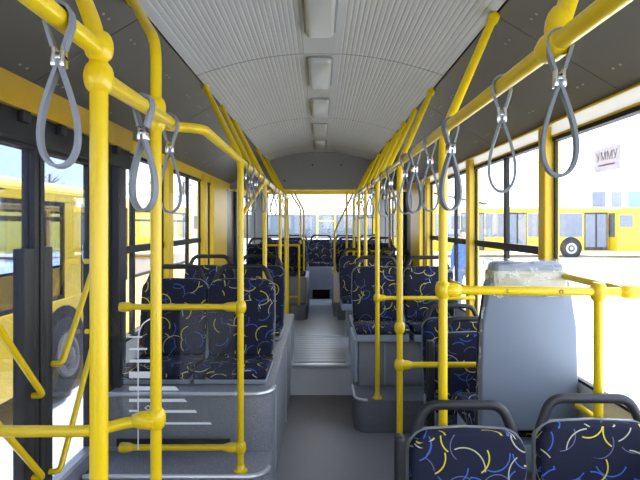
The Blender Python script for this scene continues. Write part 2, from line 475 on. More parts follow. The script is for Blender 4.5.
# head bands above the windows
m = MB(); m.box(HW-0.012, HW, YF, YB-.02, 2.0, 2.066, bev=0.002)
hb = struct(m.build('trim_head_band', WHITE, smooth=False), 'white strip above the right windows', 'trim')
q = MB(); q.box(HW-0.016, HW, YF, YB-.02, 2.064, 2.073); q.box(HW-0.016, HW, YF, YB-.02, 1.993, 2.003); q.build('yellow_edge', YELP, hb, smooth=False)
m = MB(); m.box(-HW, -HW+0.014, 2.98, YB-.02, 2.0, 2.09, bev=0.003)
struct(m.build('trim_head_band_left', YELP, smooth=False), 'yellow strip above the left windows', 'trim')

# yellow pillars
def pillar(sx, y0, y1, mat, label, depth=0.048, n=[0]):
    n[0] += 1
    a, b = sorted((sx*(HW-depth), sx*(HW+0.03)))
    m = MB(); m.box(a, b, y0, y1, SILL-0.02 if mat is YELP else 0.0, 2.05, bev=0.008)
    return struct(m.build('trim_pillar_%d' % n[0], mat, smooth=False), label, 'pillar')
pillar(1, 2.565, 2.645, YELP, 'yellow window pillar behind the tall slate seat back')
pillar(1, 3.86, 3.96, YELP, 'yellow window pillar by the two single right seats')
pillar(1, 5.40, 5.50, YELP, 'narrow yellow window pillar further back on the right')
pillar(1, 5.80, 6.36, YELP, 'wide yellow pillar beside the dark right panel')
pillar(-1, 3.82, 3.94, YELP, 'yellow pillar behind the left front seats')
pillar(-1, 5.00, 5.12, YELP, 'narrow yellow pillar of the left side windows')
pillar(-1, 5.42, 6.20, YELP, 'wide yellow pillar on the left')
pillar(-1, 2.87, 2.97, POSTM, 'charcoal body post at the rear edge of the door', 0.05)
pillar(-1, 0.93, 1.0, POSTM, 'charcoal body post at the front edge of the door', 0.05)

# windows
WN = [0]
def window(sx, y0, y1, label, mull=(), transom=None, mat=None, z0=SILL, z1=WTOP):
    WN[0] += 1
    fw = 0.022
    x = sx*HW
    def bx(m, ya, yb, za, zb, d0=-0.012, d1=0.03):
        a, b = sorted((x+sx*d0, x+sx*d1)); m.box(a, b, ya, yb, za, zb)
    m = MB(); bx(m, y0, y1, z0, z0+.014, -.004, .022); bx(m, y0, y1, z1-fw, z1); bx(m, y0, y0+.014, z0+.014, z1-fw, -.003, .012); bx(m, y1-.014, y1, z0+.014, z1-fw, -.003, .012)
    w = struct(m.build('window_%d' % WN[0], BLACK, smooth=False), label, 'window')
    m = MB(); bx(m, y0+.014, y1-.014, z0+.014, z1-fw, 0.005, 0.009); m.build('glass', mat or CLEAR, w, smooth=False)
    for my in mull:
        m = MB(); bx(m, my-0.016, my+0.016, z0+fw, z1-fw, -0.004, 0.024); m.build('mullion', BLACK, w, smooth=False)
    if transom:
        m = MB(); bx(m, y0+fw, y1-fw, transom-0.022, transom+0.022, -0.014, 0.026); m.build('transom', BLACK, w, smooth=False)
    return w
window(1, -0.9, 2.56, 'large clear side window at the front right with a notice stuck on it')
window(1, 2.645, 3.86, 'right side window behind the tall slate seat back', (3.24,), 1.405)
window(1, 3.96, 5.40, 'right side window beside the paired seats', (4.44,), 1.405)
window(1, 5.50, 5.80, 'narrow right side window')
window(1, 7.36, 9.25, 'rear right side window', (8.3,))
window(-1, 2.67, 2.87, 'narrow fixed tinted pane between the door and the side windows', mat=TINT, z0=.40, z1=1.95)
window(-1, 2.97, 3.82, 'left side window just behind the door', (3.22,), 1.39)
window(-1, 3.94, 5.00, 'left side window beside the paired seats', (4.55,), 1.39)
window(-1, 5.12, 5.42, 'narrow left side window')
window(-1, 7.36, 9.25, 'rear left side window', (8.3,))
window(-1, -0.9, 0.93, 'left side window ahead of the door')
window(1, -2.84, -1.06, 'right side window beside the driver area behind the camera')
window(-1, -2.84, -1.06, 'left side window behind the camera')
# rear window
WN[0] += 1
m = MB(); m.box(-1.0, 1.0, YB, YB+0.03, 1.24, 1.265); m.box(-1.0, 1.0, YB, YB+0.03, 2.105, 2.13)
m.box(-1.0, -0.975, YB, YB+0.03, 1.265, 2.105); m.box(0.975, 1.0, YB, YB+0.03, 1.265, 2.105)
rw = struct(m.build('window_%d' % WN[0], BLACK, smooth=False), 'wide rear window behind the back bench', 'window')
q = MB(); q.box(-0.975, 0.975, YB+0.012, YB+0.018, 1.265, 2.105); q.build('glass', CLEAR, rw, smooth=False)

# door leaves on the left
def door(n, y0, y1, rods, label):
    x = -HW-0.02
    m = MB(); f = 0.03
    m.box(x-0.03, x+0.03, y0, y0+f, 0.02, 1.98, bev=0.006); m.box(x-0.03, x+0.03, y1-f, y1, 0.02, 1.98, bev=0.006)
    m.box(x-0.029, x+0.029, y0+f, y1-f, 1.86, 1.98); m.box(x-0.029, x+0.029, y0+f, y1-f, 0.02, 0.07)
    d = struct(m.build('door_%d' % n, POSTM, smooth=False), label, 'door')
    q = MB(); q.box(x-0.004, x+0.004, y0+f, y1-f, 0.37, 1.86); q.build('glass', TINT, d, smooth=False)
    ca, cb = (y1-.105, y1-f) if n == 2 else (y0+f, y0+.095)
    q = MB(); q.box(x-0.02, x+0.03, ca, cb, 0.05, 1.45, bev=.008); q.build('dark_reflection_strip', POSTM, d)  # added dark strip standing in for a dark reflection in the door glass
    q = MB(); q.box(x-0.02, x+0.02, y0+f, y1-f, 0.07, 0.355); q.build('kick_panel', PANEL, d, smooth=False)
    q = MB(); q.box(x-0.022, x+0.024, y0+f, y1-f, 0.355, 0.378); q.build('panel_edge', ALU, d, smooth=False)
    for (ya, za, yb, zb) in rods:
        q = MB(); xr = x+0.075
        q.tube([(x+0.02, ya, za), (xr, ya, za), (xr, yb, zb), (x+0.02, yb, zb)], 0.013, 10, 0.03)
        q.build('grab_bar', YEL, d)
    return d
door(1, 1.02, 1.555, [], 'front leaf of the glazed door on the left')
door(2, 1.57, 2.12, [(1.66, 1.32, 2.07, 0.84), (1.66, 0.97, 2.07, 0.50)], 'middle glazed door leaf with two grab bars sloping down rearward')
door(3, 2.135, 2.665, [(2.55, 1.36, 2.22, 0.93), (2.56, 1.00, 2.20, 0.46)], 'rear glazed door leaf with two grab bars sloping down forward')

# door mechanism cover
m = MB(origin=(-1.13, 1.8, 1.87))
m.box(-1.165, -1.10, 0.6, 2.95, 1.975, 2.095, bev=0.012)
dm = thing('door_mechanism_cover', (-1.13, 1.8, 1.87), 'yellow and black door mechanism cover above the left door', 'cover')
m.build('cover_panel', AMBER, dm)
m = MB(origin=(-1.13, 1.8, 1.87)); m.box(-1.165, -1.12, 0.6, 2.95, 1.87, 1.977, bev=0.006); m.build('black_housing', BLACK, dm)
for y in (1.85, 2.12, 2.45, 2.7):
    m = MB(origin=(-1.13, 1.8, 1.87)); m.box(-1.125, -1.095, y, y+0.05, 1.93, 1.975, bev=0.006); m.build('latch', BLKP, dm)

# ------------------------------------------------------------------ podiums
def podium(name, out, z0, z1, mat, label, trim_edges=True, bev=0.012):
    cx = sum(p[0] for p in out)/len(out); cy = sum(p[1] for p in out)/len(out)
    t = thing(name, (cx, cy, z0), label, 'platform')
    m = MB(origin=(cx, cy, z0)); m.prism(out, z0, z1, 'z', bev=bev, seg=2, ends='end'); m.build('body', mat, t, ang=50)
    return t, (cx, cy, z0)
def edge_trim(t, o, pts, z, r=0.011, name='edge_trim', mat=None):
    m = MB(origin=o); m.tube([(x, y, z) for x, y in pts], r, 8); m.build(name, mat or ALU, t)

R_ = rounded(-1.185, -0.265, 2.50, 2.784, (0, 0.10, 0, 0))
t, o = podium('step_ledge', R_, 0.0, 0.29, PODM, 'low speckled grey foot ledge in front of the left seats')
edge_trim(t, o, [p for p in R_ if p[1] < 2.77], 0.287, 0.012)
R_ = rounded(-1.185, -0.27, 2.785, 5.25, (0, 0.11, 0, 0))
t, o = podium('seat_podium', R_, 0.0, 0.61, PODM, 'speckled grey seat podium carrying the front left seats')
edge_trim(t, o, [p for p in R_ if p[1] < 5.0], 0.602, 0.013)
m = MB(origin=o); m.box(-1.13, -0.50, 2.774, 2.79, 0.315, 0.355); m.build('heater_slot', BLACK, t, smooth=False)
m = MB(origin=o); m.lathe((-0.43, 2.786, 0.46), (-0.43, 2.77, 0.46), [(0, .008), (.006, .008)], 8); m.build('bolt', BLACK, t)
for y in (2.98, 3.9, 4.5):
    m = MB(origin=o); m.box(-0.272, -0.262, y, y+0.028, 0.0 if y < 4.5 else 0.25, 0.585, bev=0.004); m.build('side_trim', ALU, t, smooth=False)

R_ = rounded(0.262, 1.185, 3.71, 4.059, (0.09, 0, 0, 0))
t, o = podium('step_ledge', R_, 0.0, 0.245, PODD, 'low dark grey foot ledge in front of the paired right seats')
edge_trim(t, o, [(0.262, 4.05)]+[p for p in R_ if p[1] < 4.0 and p[0] < 1.1], 0.243, 0.010)
R_ = rounded(0.30, 1.185, 4.06, 5.25, (0.03, 0, 0, 0))
t, o = podium('seat_podium', R_, 0.0, 0.60, PODM, 'grey seat podium carrying the paired right seats')
m = MB(origin=o); m.prism([(4.02, 0.28), (4.02, 0.62), (4.5, 0.62), (4.5, 0.25), (4.22, 0.25)], 0.275, 0.302, 'x', bev=0.006); m.build('side_bracket', PAN, t, smooth=False)
m = MB(origin=o); m.box(0.52, 0.535, 4.045, 4.066, 0.25, 0.58); m.build('panel_joint', PAN, t, smooth=False)
m = MB(origin=o); m.box(0.292, 0.304, 4.56, 4.60, 0.25, 0.58, bev=0.004); m.build('side_trim', ALU, t, smooth=False)

R_ = rounded(-1.185, -0.17, 6.77, 6.998, (0, 0.05, 0, 0))
t, o = podium('step_ledge', R_, 0.25, 0.45, PODD, 'dark grey foot ledge in front of the rear left seats')
R_ = rounded(-1.185, -0.17, 7.0, 8.05, (0, 0.06, 0, 0))
t, o = podium('seat_podium', R_, 0.25, 0.80, PANEL, 'blue grey seat podium at the rear left')
edge_trim(t, o, [p for p in R_ if p[0] > -0.18 and p[1] < 7.9], 0.795, 0.012)
m = MB(origin=o); m.tube([(-0.185, 7.0, 0.45), (-0.175, 6.99, 0.80)], 0.010, 8); m.build('corner_trim', ALU, t)
R_ = rounded(0.24, 1.185, 6.77, 6.998, (0.05, 0, 0, 0))
t, o = podium('step_ledge', R_, 0.25, 0.45, PODD, 'dark grey foot ledge in front of the rear right seats')
R_ = rounded(0.19, 1.185, 7.0, 8.05, (0.05, 0, 0, 0))
t, o = podium('seat_podium', R_, 0.25, 0.86, SHELL, 'grey seat podium with a pale front corner at the rear right')
m = MB(origin=o); m.box(0.185, 0.275, 6.99, 7.012, 0.45, 0.86, bev=0.006); m.build('corner_panel', WALLM, t, smooth=False)
# rear bench base with dark opening
t = thing('bench_base', (0, 8.9, 0.25), 'blue grey base of the back bench with a dark opening above the aisle', 'bench base')
o = (0, 8.9, 0.25)
m = MB(origin=o); m.box(-1.195, 1.195, 8.44, YB-.03, 0.44, 0.81, bev=0.01); m.build('front_panel', PANEL, t, smooth=False)
m = MB(origin=o); m.box(-1.195, -0.13, 8.44, YB-.03, 0.25, 0.44); m.box(0.17, 1.195, 8.44, YB-.03, 0.25, 0.44); m.build('lower_panel', PANEL, t, smooth=False)
m = MB(origin=o); m.box(-0.13, 0.17, 8.7, YB-.03, 0.25, 0.44); m.build('dark_recess', BLACK, t, smooth=False)
m = MB(origin=o); m.box(-0.2, 0.24, 8.38, 8.44, 0.25, 0.285, bev=0.004); m.build('sill', ALU, t, smooth=False)

# ------------------------------------------------------------------ seats
SW = 0.44
def seat_outline(w, h, rt=0.075, rb=0.03, flare=0.0):
    pts = []
    n = 7
    hw = w/2
    pts += [(-hw*0.97+rb-rb*math.cos(a), rb-rb*math.sin(a)) for a in [PI/2*(1-k/4) for k in range(5)]]
    # corners: bottom-left done, go up left side
    pts = []
    for k in range(5):
        a = 1.5*PI-0.5*PI*k/4; pts.append((-hw*0.96+rb+rb*math.cos(a), rb+rb*math.sin(a)))
    pts.append((-hw, h*0.45))
    for k in range(n+1):
        a = PI-0.5*PI*k/n; pts.append((-hw*0.985+rt+rt*math.cos(a), h-rt+rt*math.sin(a)))
    pts.append((0, h+0.006))
    return pts + [(-x, z) for x, z in reversed(pts[:-1])]

def make_seat(loc, label,  back_h=0.50, tilt=7, cush=0.68, base_z=0.61, armrest=False, group='patterned passenger seats', cush_len=0.42, handle_h=0.085, SW=0.44, arm_off=0.035):
    # local: front is -y; back foot of the backrest at y = 0; z = 0 at the podium top
    t = thing('passenger_seat', loc, label, 'seat', group)
    cz = cush-base_z
    m = MB(); m.prism([(-SW/2+.01, -cush_len+.01), (SW/2-.01, -cush_len+.01), (SW/2-.005, -0.005), (-SW/2+.005, -0.005)], max(0.003, cz-0.115), cz-0.03, 'z', bev=0.010)
    m.build('seat_pan', PAN, t, smooth=True)
    if cz-0.115 > 0.004:
        m = MB(); m.box(-0.15, 0.15, -cush_len+0.09, -0.03, 0.0, cz-0.112, bev=0.006); m.build('seat_base', SHELL, t)
    # cushion with rounded front
    m = MB()
    prof = [(-cush_len, cz-0.035), (-cush_len-0.012, cz-0.02), (-cush_len-0.008, cz-0.0), (-cush_len+0.02, cz+0.022), (-cush_len+0.08, cz+0.03), (-0.2, cz+0.012), (-0.06, cz+0.0), (0.0, cz+0.02), (0.0, cz-0.035)]
    m.prism(prof, -SW/2+0.006, SW/2-0.006, 'x', bev=0.014, seg=3)
    m.build('seat_cushion', FAB, t, uv=True, ang=60)
    T = Matrix.Translation((0, 0, cz)) @ Matrix.Rotation(math.radians(-tilt), 4, 'X')
    m = MB(); m.prism(seat_outline(SW, back_h), -0.052, -0.004, 'y', bev=0.018, seg=3, ends='start'); 
    m.xform(T); bk_ = m.build('backrest', FAB, t, uv=True, ang=60)
    m = MB(); m.prism(seat_outline(SW+0.014, back_h+0.007), -0.008, 0.022, 'y', bev=0.012, seg=2, ends='end'); m.xform(T @ Matrix.Translation((0, 0, -0.004))); m.build('back_shell', SHELL, t, ang=60)
    m = MB(); hh = back_h
    m.oval([(-SW*0.47, 0.006, hh-0.10), (-SW*0.445, 0.008, hh-0.035), (-SW*0.335, 0.010, hh+handle_h), (SW*0.335, 0.010, hh+handle_h), (SW*0.445, 0.008, hh-0.035), (SW*0.47, 0.006, hh-0.10)], 0.0175, 0.014, 0.045)
    m.xform(T); m.build('grab_handle', BLKP, t)
    if armrest:
        ax = -SW/2-arm_off
        aw = .024 if arm_off > .05 else .017
        m = MB(); m.box(ax-aw, ax+aw, -0.13 if arm_off > .05 else -0.03, -0.08 if arm_off > .05 else 0.02, cz-0.10, cz+armrest, bev=0.014, seg=3)
        m.build('armrest', BLKP, t)
        m = MB(); m.lathe((ax-0.02, 0.0, cz+0.02), (ax+0.045, 0.0, cz+0.02), [(0, .022), (.008, .026), (.055, .026), (.062, .02)], 14); m.build('armrest_pivot', BLKP, t)
    return t
# left, on the podium
make_seat((-0.525, 3.33, 0.61), 'left aisle seat nearest the guard rail, black handle, blue and yellow arcs')
make_seat((-0.975, 3.33, 0.61), 'left window seat nearest the glass partition, behind the yellow post')
make_seat((-0.535, 4.42, 0.61), 'second left aisle seat, standing behind the first left aisle seat')
make_seat((-0.985, 4.42, 0.61), 'second left window seat, its handle showing above the first window seat')
# right pair
make_seat((0.505, 4.42, 0.60), 'paired right aisle seat on the podium behind the yellow guard rail', cush=0.70, base_z=0.60, back_h=0.47)
make_seat((0.965, 4.42, 0.60), 'paired right window seat on the podium, partly behind the yellow pole', cush=0.70, base_z=0.60, back_h=0.47)
# singles on the right
make_seat((0.965, 3.62, 0.0), 'single right seat whose left edge shows beside the black upright armrest', cush=0.36, base_z=0.0, back_h=0.505, tilt=3, cush_len=0.38)
make_seat((0.985, 3.20, 0.0), 'single right seat just behind the tall slate seat back', cush=0.34, base_z=0.0, back_h=0.51, tilt=3, armrest=0.49, arm_off=0.083, cush_len=0.40)
# nearest pair
make_seat((0.512, 1.735, 0.0), 'nearest seat on the aisle side, black armrest upright at its left', cush=0.33, base_z=0.0, back_h=0.498, tilt=4, armrest=0.49, SW=0.405, handle_h=.078)
make_seat((0.967, 1.74, 0.0), 'nearest seat on the window side, at the lower right corner', cush=0.33, base_z=0.0, back_h=0.522, tilt=4, SW=0.42, handle_h=.075)
# rear
make_seat((0.46, 6.10, 0.25), 'rear right aisle seat low in front of the rear right podium', cush=0.68, base_z=0.25, back_h=0.48)
make_seat((0.92, 6.10, 0.25), 'rear right window seat low in front of the rear right podium', cush=0.68, base_z=0.25, back_h=0.48)
make_seat((-0.42, 7.45, 0.80), 'rear left aisle seat up on the blue grey podium', cush=0.85, base_z=0.80, back_h=0.40, cush_len=0.4)
make_seat((-0.88, 7.45, 0.80), 'rear left window seat up on the blue grey podium', cush=0.85, base_z=0.80, back_h=0.40, cush_len=0.4)
make_seat((0.45, 7.5, 0.86), 'rear right podium aisle seat beside the bent yellow pole', cush=0.90, base_z=0.86, back_h=0.36, cush_len=0.4)
make_seat((0.91, 7.5, 0.86), 'rear right podium window seat', cush=0.90, base_z=0.86, back_h=0.36, cush_len=0.4)
for i, nm in enumerate(('far left seat of the back bench', 'second seat from the left on the back bench', 'middle seat of the back bench facing down the aisle', 'second seat from the right on the back bench', 'far right seat of the back bench')):
    make_seat((-0.86+i*0.44, 8.92, 0.81), nm, cush=0.87, base_z=0.81, back_h=0.40, cush_len=0.40, group='back bench seats')

# tall slate seat back, facing the rear
t = thing('high_back_seat', (0.962, 2.32, 0.0), 'tall slate blue seat back with plastic wrapped headrest, facing rearward', 'seat')
o = (0.962, 2.32, 0.0)
def tall_outline(w0, w1, z0, z1, zs, r):
    L_ = [(-w0/2, z0), (-w0/2*0.995, z0+(zs-z0)*0.5), (-w0/2*0.965, zs)]
    for k in range(7):
        a = PI-0.5*PI*k/6; L_.append((-w1/2+r+r*math.cos(a), z1-r+r*math.sin(a)))
    return [(x+0.962, z) for x, z in L_] + [(-x+0.962, z) for x, z in reversed(L_)]
m = MB(origin=o); m.prism(tall_outline(0.45, 0.375, 0.60, 1.31, 1.08, 0.04), 2.29, 2.335, 'y', bev=0.012, ends='start', seg=3); m.build('back_panel', TALLSH, t, ang=50)
m = MB(origin=o); m.prism(tall_outline(0.43, 0.36, 0.595, 1.305, 1.05, 0.055), 2.33, 2.42, 'y', bev=0.02, ends='end', seg=3); m.build('backrest', FAB, t, uv=True, ang=50)
m = MB(origin=o); m.box(0.962-.165, 0.962+.165, 2.295, 2.40, 1.27, 1.375, bev=0.035, seg=4); hr = m.build('headrest', TALLSH, t)
m = MB(origin=o); m.box(0.962-.170, 0.962+.170, 2.283, 2.41, 1.255, 1.335, bev=0.012, seg=2); m.build('headrest_cover', CREAM, t)
# crumpled plastic wrap
m = MB(origin=o); m.box(0.962-.18, 0.962+.18, 2.276, 2.425, 1.21, 1.383, bev=0.03, seg=3)
bmesh.ops.subdivide_edges(m.bm, edges=list(m.bm.edges), cuts=3, use_grid_fill=True)
for v in m.bm.verts: v.co += Vector((random.uniform(-1, 1), random.uniform(-1, 1), random.uniform(-1, 1)))*0.004
m.build('plastic_wrap', WRAP, t, smooth=False)
m = MB(origin=o); m.prism([(-.225+.945, 0.60), (-.235+.945, 0.60), (-.20+.945, 1.15), (-.175+.945, 1.2), (-.17+.945, 1.17), (-.19+.945, 1.1)], 2.30, 2.31, 'y'); m.build('loose_wrap_edge', WRAP, t, smooth=False)
m = MB(origin=o); m.box(0.962-.22, 0.962+.22, 2.40, 2.78, 0.52, 0.62, bev=0.025, seg=3); m.build('seat_cushion', FAB, t, uv=True)
m = MB(origin=o); m.box(0.962-.21, 0.962+.21, 2.31, 2.75, 0.40, 0.525, bev=0.01); m.build('seat_pan', PAN, t)
m = MB(origin=o); m.box(0.962-.18, 0.962+.18, 2.36, 2.68, 0.0, 0.40, bev=0.01); m.build('seat_base', SHELL, t)

# ------------------------------------------------------------------ handrails
TR = 0.0165
RZ = 1.88
XR, XL = 0.43, -0.415
def clamp(m, c, axis, r=0.027, h=0.030):
    axis = Vector(axis).normalized(); c = Vector(c)
    m.lathe(c-axis*h, c+axis*h, [(0, r*0.70), (h*0.25, r*0.92), (h*0.6, r*1.04), (h, r*1.08), (h*1.4, r*1.04), (h*1.75, r*0.92), (2*h, r*0.70)], 14)
def stanchion(x, y, z0, label, top='lean', dy=0.33, sx=1, clamps=(), zt=RZ, flange=True, xt=None, group=None, zb=None, r=TR):
    t = thing('stanchion_pole', (x, y, z0), label, 'pole', group); o = (x, y, z0)
    m = MB(origin=o)
    pts = [(x, y, z0)]
    if top == 'lean':
        zz = zb or zt
        pts += [(x, y, zz), ((sx*CEDGE*1.0), y+dy, COVET-0.006)]
    else: pts += [(x, y, zt)]
    m.tube(pts, r, 14, 0.07); m.build('pole', YEL, t)
    if top == 'lean':
        q = MB(origin=o); p = Vector(pts[-1]); d = (Vector(pts[-1])-Vector(pts[-2])).normalized()
        q.lathe(p-d*0.035, p+d*0.004, [(0, r*1.15), (.01, r*1.35), (.034, r*1.4), (.039, r*1.2)], 14); q.build('end_socket', YEL, t)
    if flange:
        q = MB(origin=o); q.lathe((x, y, z0), (x, y, z0+.03), [(0, .036), (.006, .036), (.010, .026), (.03, .021), (.034, TR)], 16); q.build('base_flange', YEL, t)
    for z in clamps:
        q = MB(origin=o); clamp(q, (x, y, z), (0, 0, 1)); q.build('clamp', YEL, t)
    return t
# right rail
m = MB(origin=(XR, 3.3, RZ)); m.tube([(XR+.005, -0.6, RZ), (XR, 3.0, RZ), (XR, 6.57, RZ)], TR*1.05, 14)
tag(m.build('overhead_handrail', YEL), 'long yellow overhead handrail along the right side of the aisle', 'handrail')
# left rails
zl = RZ-0.01
m = MB(origin=(-.42, 0.2, RZ)); m.tube([(-.415, -0.6, RZ+.005), (-.42, 0.955, RZ)], TR*1.05, 14)
tag(m.build('overhead_handrail', YEL), 'nearest yellow overhead handrail piece at the upper left corner', 'handrail')
m = MB(origin=(-.45, 1.3, 1.85)); m.tube([(-.42, 0.95, 1.828), (-.485, 1.66, RZ)], TR*1.1, 14)
tag(m.build('overhead_handrail', YEL), 'short yellow overhead handrail between the two nearest left poles', 'handrail')
m = MB(origin=(-.41, 4, RZ)); m.tube([(-.50, 1.53, RZ-.02), (-.50, 1.69, RZ), (-.405, 1.735, RZ), (XL, 2.55, RZ), (XL, 6.57, RZ)], TR*1.05, 14, 0.05)
tag(m.build('overhead_handrail', YEL), 'long yellow overhead handrail along the left side, bending inward at its front end', 'handrail')
# right stanchions
stanchion(.4526, 1.84, 0.0, 'yellow pole rising behind the nearest aisle seat on the right', dy=.14, clamps=(1.307,))
stanchion(XR, 2.70, 0.0, 'yellow pole on the aisle floor with two clamps, leaning to the ceiling', dy=.40, clamps=(0.79, 0.99))
stanchion(XR, 3.75, 0.245, 'yellow pole on the dark right foot ledge', dy=.35, clamps=(0.995,))
stanchion(XR, 4.72, 0.60, 'yellow pole just behind the paired right seats', dy=.35)
stanchion(XR, 5.55, 0.25, 'yellow pole on the raised floor before the rear right seats', dy=.35)
stanchion(XR, 6.35, 0.25, 'yellow pole nearest the bulkhead on the right', dy=.18)
# near right leaning bracket
t = thing('rail_bracket', (XR+.003, .93, RZ), 'yellow leaning bracket clamped to the right rail near the top edge', 'bracket'); o = (XR+.003, .93, RZ)
m = MB(origin=o); m.tube([(XR+.003, .93, RZ), (XR+.03, .95, RZ+.06), (CEDGE, 1.18, COVET)], TR*1.1, 14, .04); m.build('tube', YEL, t)
m = MB(origin=o); clamp(m, (XR+.003, .93, RZ), (0, 1, 0), .026, .036); m.ell((XR+.016, .937, RZ+.035), .024, .026, .045); m.build('clamp', YEL, t)
# left stanchions
t = stanchion(-.42, .95, 0.0, 'thick nearest yellow pole at the left, joined to the rail by a double clamp', dy=.30, sx=-1, zb=1.90)
m = MB(origin=(-.42, .95, 0)); clamp(m, (-.42, .95, 1.887), (0, 0, 1), .0245, .026); m.build('clamp', YEL, t)
m = MB(origin=(-.42, .95, 0)); clamp(m, (-.42, .95, 1.828), (0, 0, 1), .0255, .028); m.build('clamp', YEL, t)
stanchion(-.495, 1.51, 0.0, 'second yellow pole from the left, in front of the glass partition', dy=.32, sx=-1, zb=2.10, clamps=(0.962, 1.86, 1.90))
stanchion(XL+.01, 2.55, 0.29, 'yellow pole standing on the corner of the left foot ledge', dy=.45, sx=-1, clamps=(1.127, .41))
stanchion(XL, 3.76, 0.61, 'yellow pole on the podium between the left seat rows', dy=.35, sx=-1)
stanchion(XL, 5.20, 0.61, 'yellow pole behind the second left seats', dy=.35, sx=-1, flange=True)
stanchion(XL, 6.05, 0.25, 'yellow pole further back on the left raised floor', dy=.35, sx=-1)
stanchion(XL, 6.40, 0.25, 'yellow pole nearest the bulkhead on the left', dy=.13, sx=-1)
# extra leaning braces high up
for sx, y0, y1 in ((1, 3.3, 3.62), (1, 4.2, 4.55), (-1, 3.05, 3.5), (-1, 3.6, 4.0)):
    x = XR if sx > 0 else XL
    t = thing('ceiling_brace', (x, y0, RZ), '%s yellow brace leaning from the %s rail up to the ceiling edge' % ('nearer' if y0 < 3.4 else 'farther', 'right' if sx > 0 else 'left'), 'brace'); o = (x, y0, RZ)
    m = MB(origin=o); m.tube([(x, y0, RZ), (sx*CEDGE, y1, COVET-.006)], TR, 12); m.build('tube', YEL, t)
    m = MB(origin=o); clamp(m, (x, y0, RZ), (0, 1, 0), .024, .028); m.build('clamp', YEL, t)
# guard rails
def bar(pts, label, r=TR*0.93, ends=(), rad=0.05, name='guard_rail', c=None):
    p0 = Vector(pts[0]); t = thing(name, p0, label, 'guard rail')
    m = MB(origin=p0); m.tube(pts, r, 14, rad); m.build('tube', YEL, t)
    for p, ax in ends:
        q = MB(origin=p0); p = Vector(p); ax = Vector(ax).normalized()
        q.lathe(p, p+ax, [(0, r*1.5), (.012, r*1.68), (.045, r*1.55), (.056, r*1.3), (.066, r*1.05)], 14); q.build('end_collar', YEL, t)
    return t, p0
bar([(XL-.01, 2.55, 1.127), (-1.02, 2.55, 1.127)], 'upper yellow guard rail across the front of the left seats', ends=[((XL-.01, 2.55, 1.127), (-1, 0, 0)), ((-1.02, 2.55, 1.127), (1, 0, 0))])
bar([(XL-.01, 2.55, .41), (-1.02, 2.55, .41)], 'lower yellow guard rail just above the left foot ledge', ends=[((XL-.01, 2.55, .41), (-1, 0, 0)), ((-1.02, 2.55, .41), (1, 0, 0))])
bar([(-.495, 1.50, .962), (-.58, 1.50, .955), (-.66, 1.46, .945), (-1.16, 1.46, .945)], 'yellow guard rail across the door passage at lower left', ends=[((-.495, 1.50, .962), (-1, 0, 0))], r=TR)
t, p0 = bar([(.4526, 1.84, 1.307), (1.168, 1.84, 1.300)], 'yellow guard rail crossing in front of the tall slate seat back', ends=[((.4526, 1.84, 1.307), (1, 0, 0)), ((1.168, 1.84, 1.300), (-1, 0, 0))], r=TR*1.02)
q = MB(origin=p0); clamp(q, (1.024, 1.84, 1.301), (0, 0, 1), .027, .034); q.build('tee_clamp', YEL, t)
q = MB(origin=p0); q.tube([(1.024, 1.84, 1.29), (1.024, 1.84, 0.0)], TR, 14); q.build('upright', YEL, t)
q = MB(origin=p0); q.lathe((1.024, 1.84, 0), (1.024, 1.84, .03), [(0, .036), (.006, .036), (.010, .026), (.03, .02)], 14); q.build('base_flange', YEL, t)
def text_mesh(s, size, name, mat, parent, M_, ext=0.0006):
    cu = bpy.data.curves.new(name, 'FONT'); cu.body = s; cu.size = size; cu.extrude = ext; cu.align_x = 'CENTER'; cu.align_y = 'CENTER'
    ob = bpy.data.objects.new('txt', cu); COL.objects.link(ob)
    bpy.context.view_layer.update()
    me = bpy.data.meshes.new_from_object(ob.evaluated_get(bpy.context.evaluated_depsgraph_get()))
    bpy.data.objects.remove(ob)
    me.name = name; me.transform(M_); me.materials.clear(); me.materials.append(mat)
    o2 = bpy.data.objects.new(name, me); COL.objects.link(o2); o2.parent = parent
    return o2
RX = Matrix.Rotation(PI/2, 4, 'X')
text_mesh('5', 0.019, 'number', BOLT, t, Matrix.Translation(Vector((0.684, 1.84-TR*1.02-.0008, 1.305))-p0) @ RX)
q = MB(origin=p0)
pts = [(0.880+.0065*math.cos(a*PI/8), 1.84-TR*1.02-.0006, 1.303+.0065*math.sin(a*PI/8)) for a in range(16)]
q.tube(pts, .0015, 6, closed=True); q.build('screw_ring', BOLT, t)
bar([(1.15, 1.84, 1.30), (1.12, 2.25, 1.31), (1.12, 2.50, 1.315), (1.16, 2.58, 1.315)], 'yellow rail along the right window beside the tall seat back', ends=[((1.15, 1.84, 1.30), (-.03, .41, .01))])
bar([(1.155, 0.4, .735), (1.155, 2.24, .735)], 'low yellow rail along the right wall under the window sill')
bar([(XR, 2.70, .79), (1.16, 2.70, .79)], 'lower yellow guard rail from the two-clamp pole to the right wall', ends=[((XR, 2.70, .79), (1, 0, 0))])
bar([(XR, 3.75, .995), (1.16, 3.75, .995)], 'yellow guard rail in front of the paired right seats', ends=[((XR, 3.75, .995), (1, 0, 0))])
bar([(1.15, 3.97, 1.05), (1.15, 4.7, 1.05)], 'pale lit yellow rail on the wall beside the paired right seats')
# diagonal strut on the left ledge pole
bar([(XL+.01, 2.55, 1.585), (XL, 3.7, RZ-.02)], 'yellow diagonal strut from the ledge pole back up to the left rail', r=TR*.8, name='diagonal_strut')
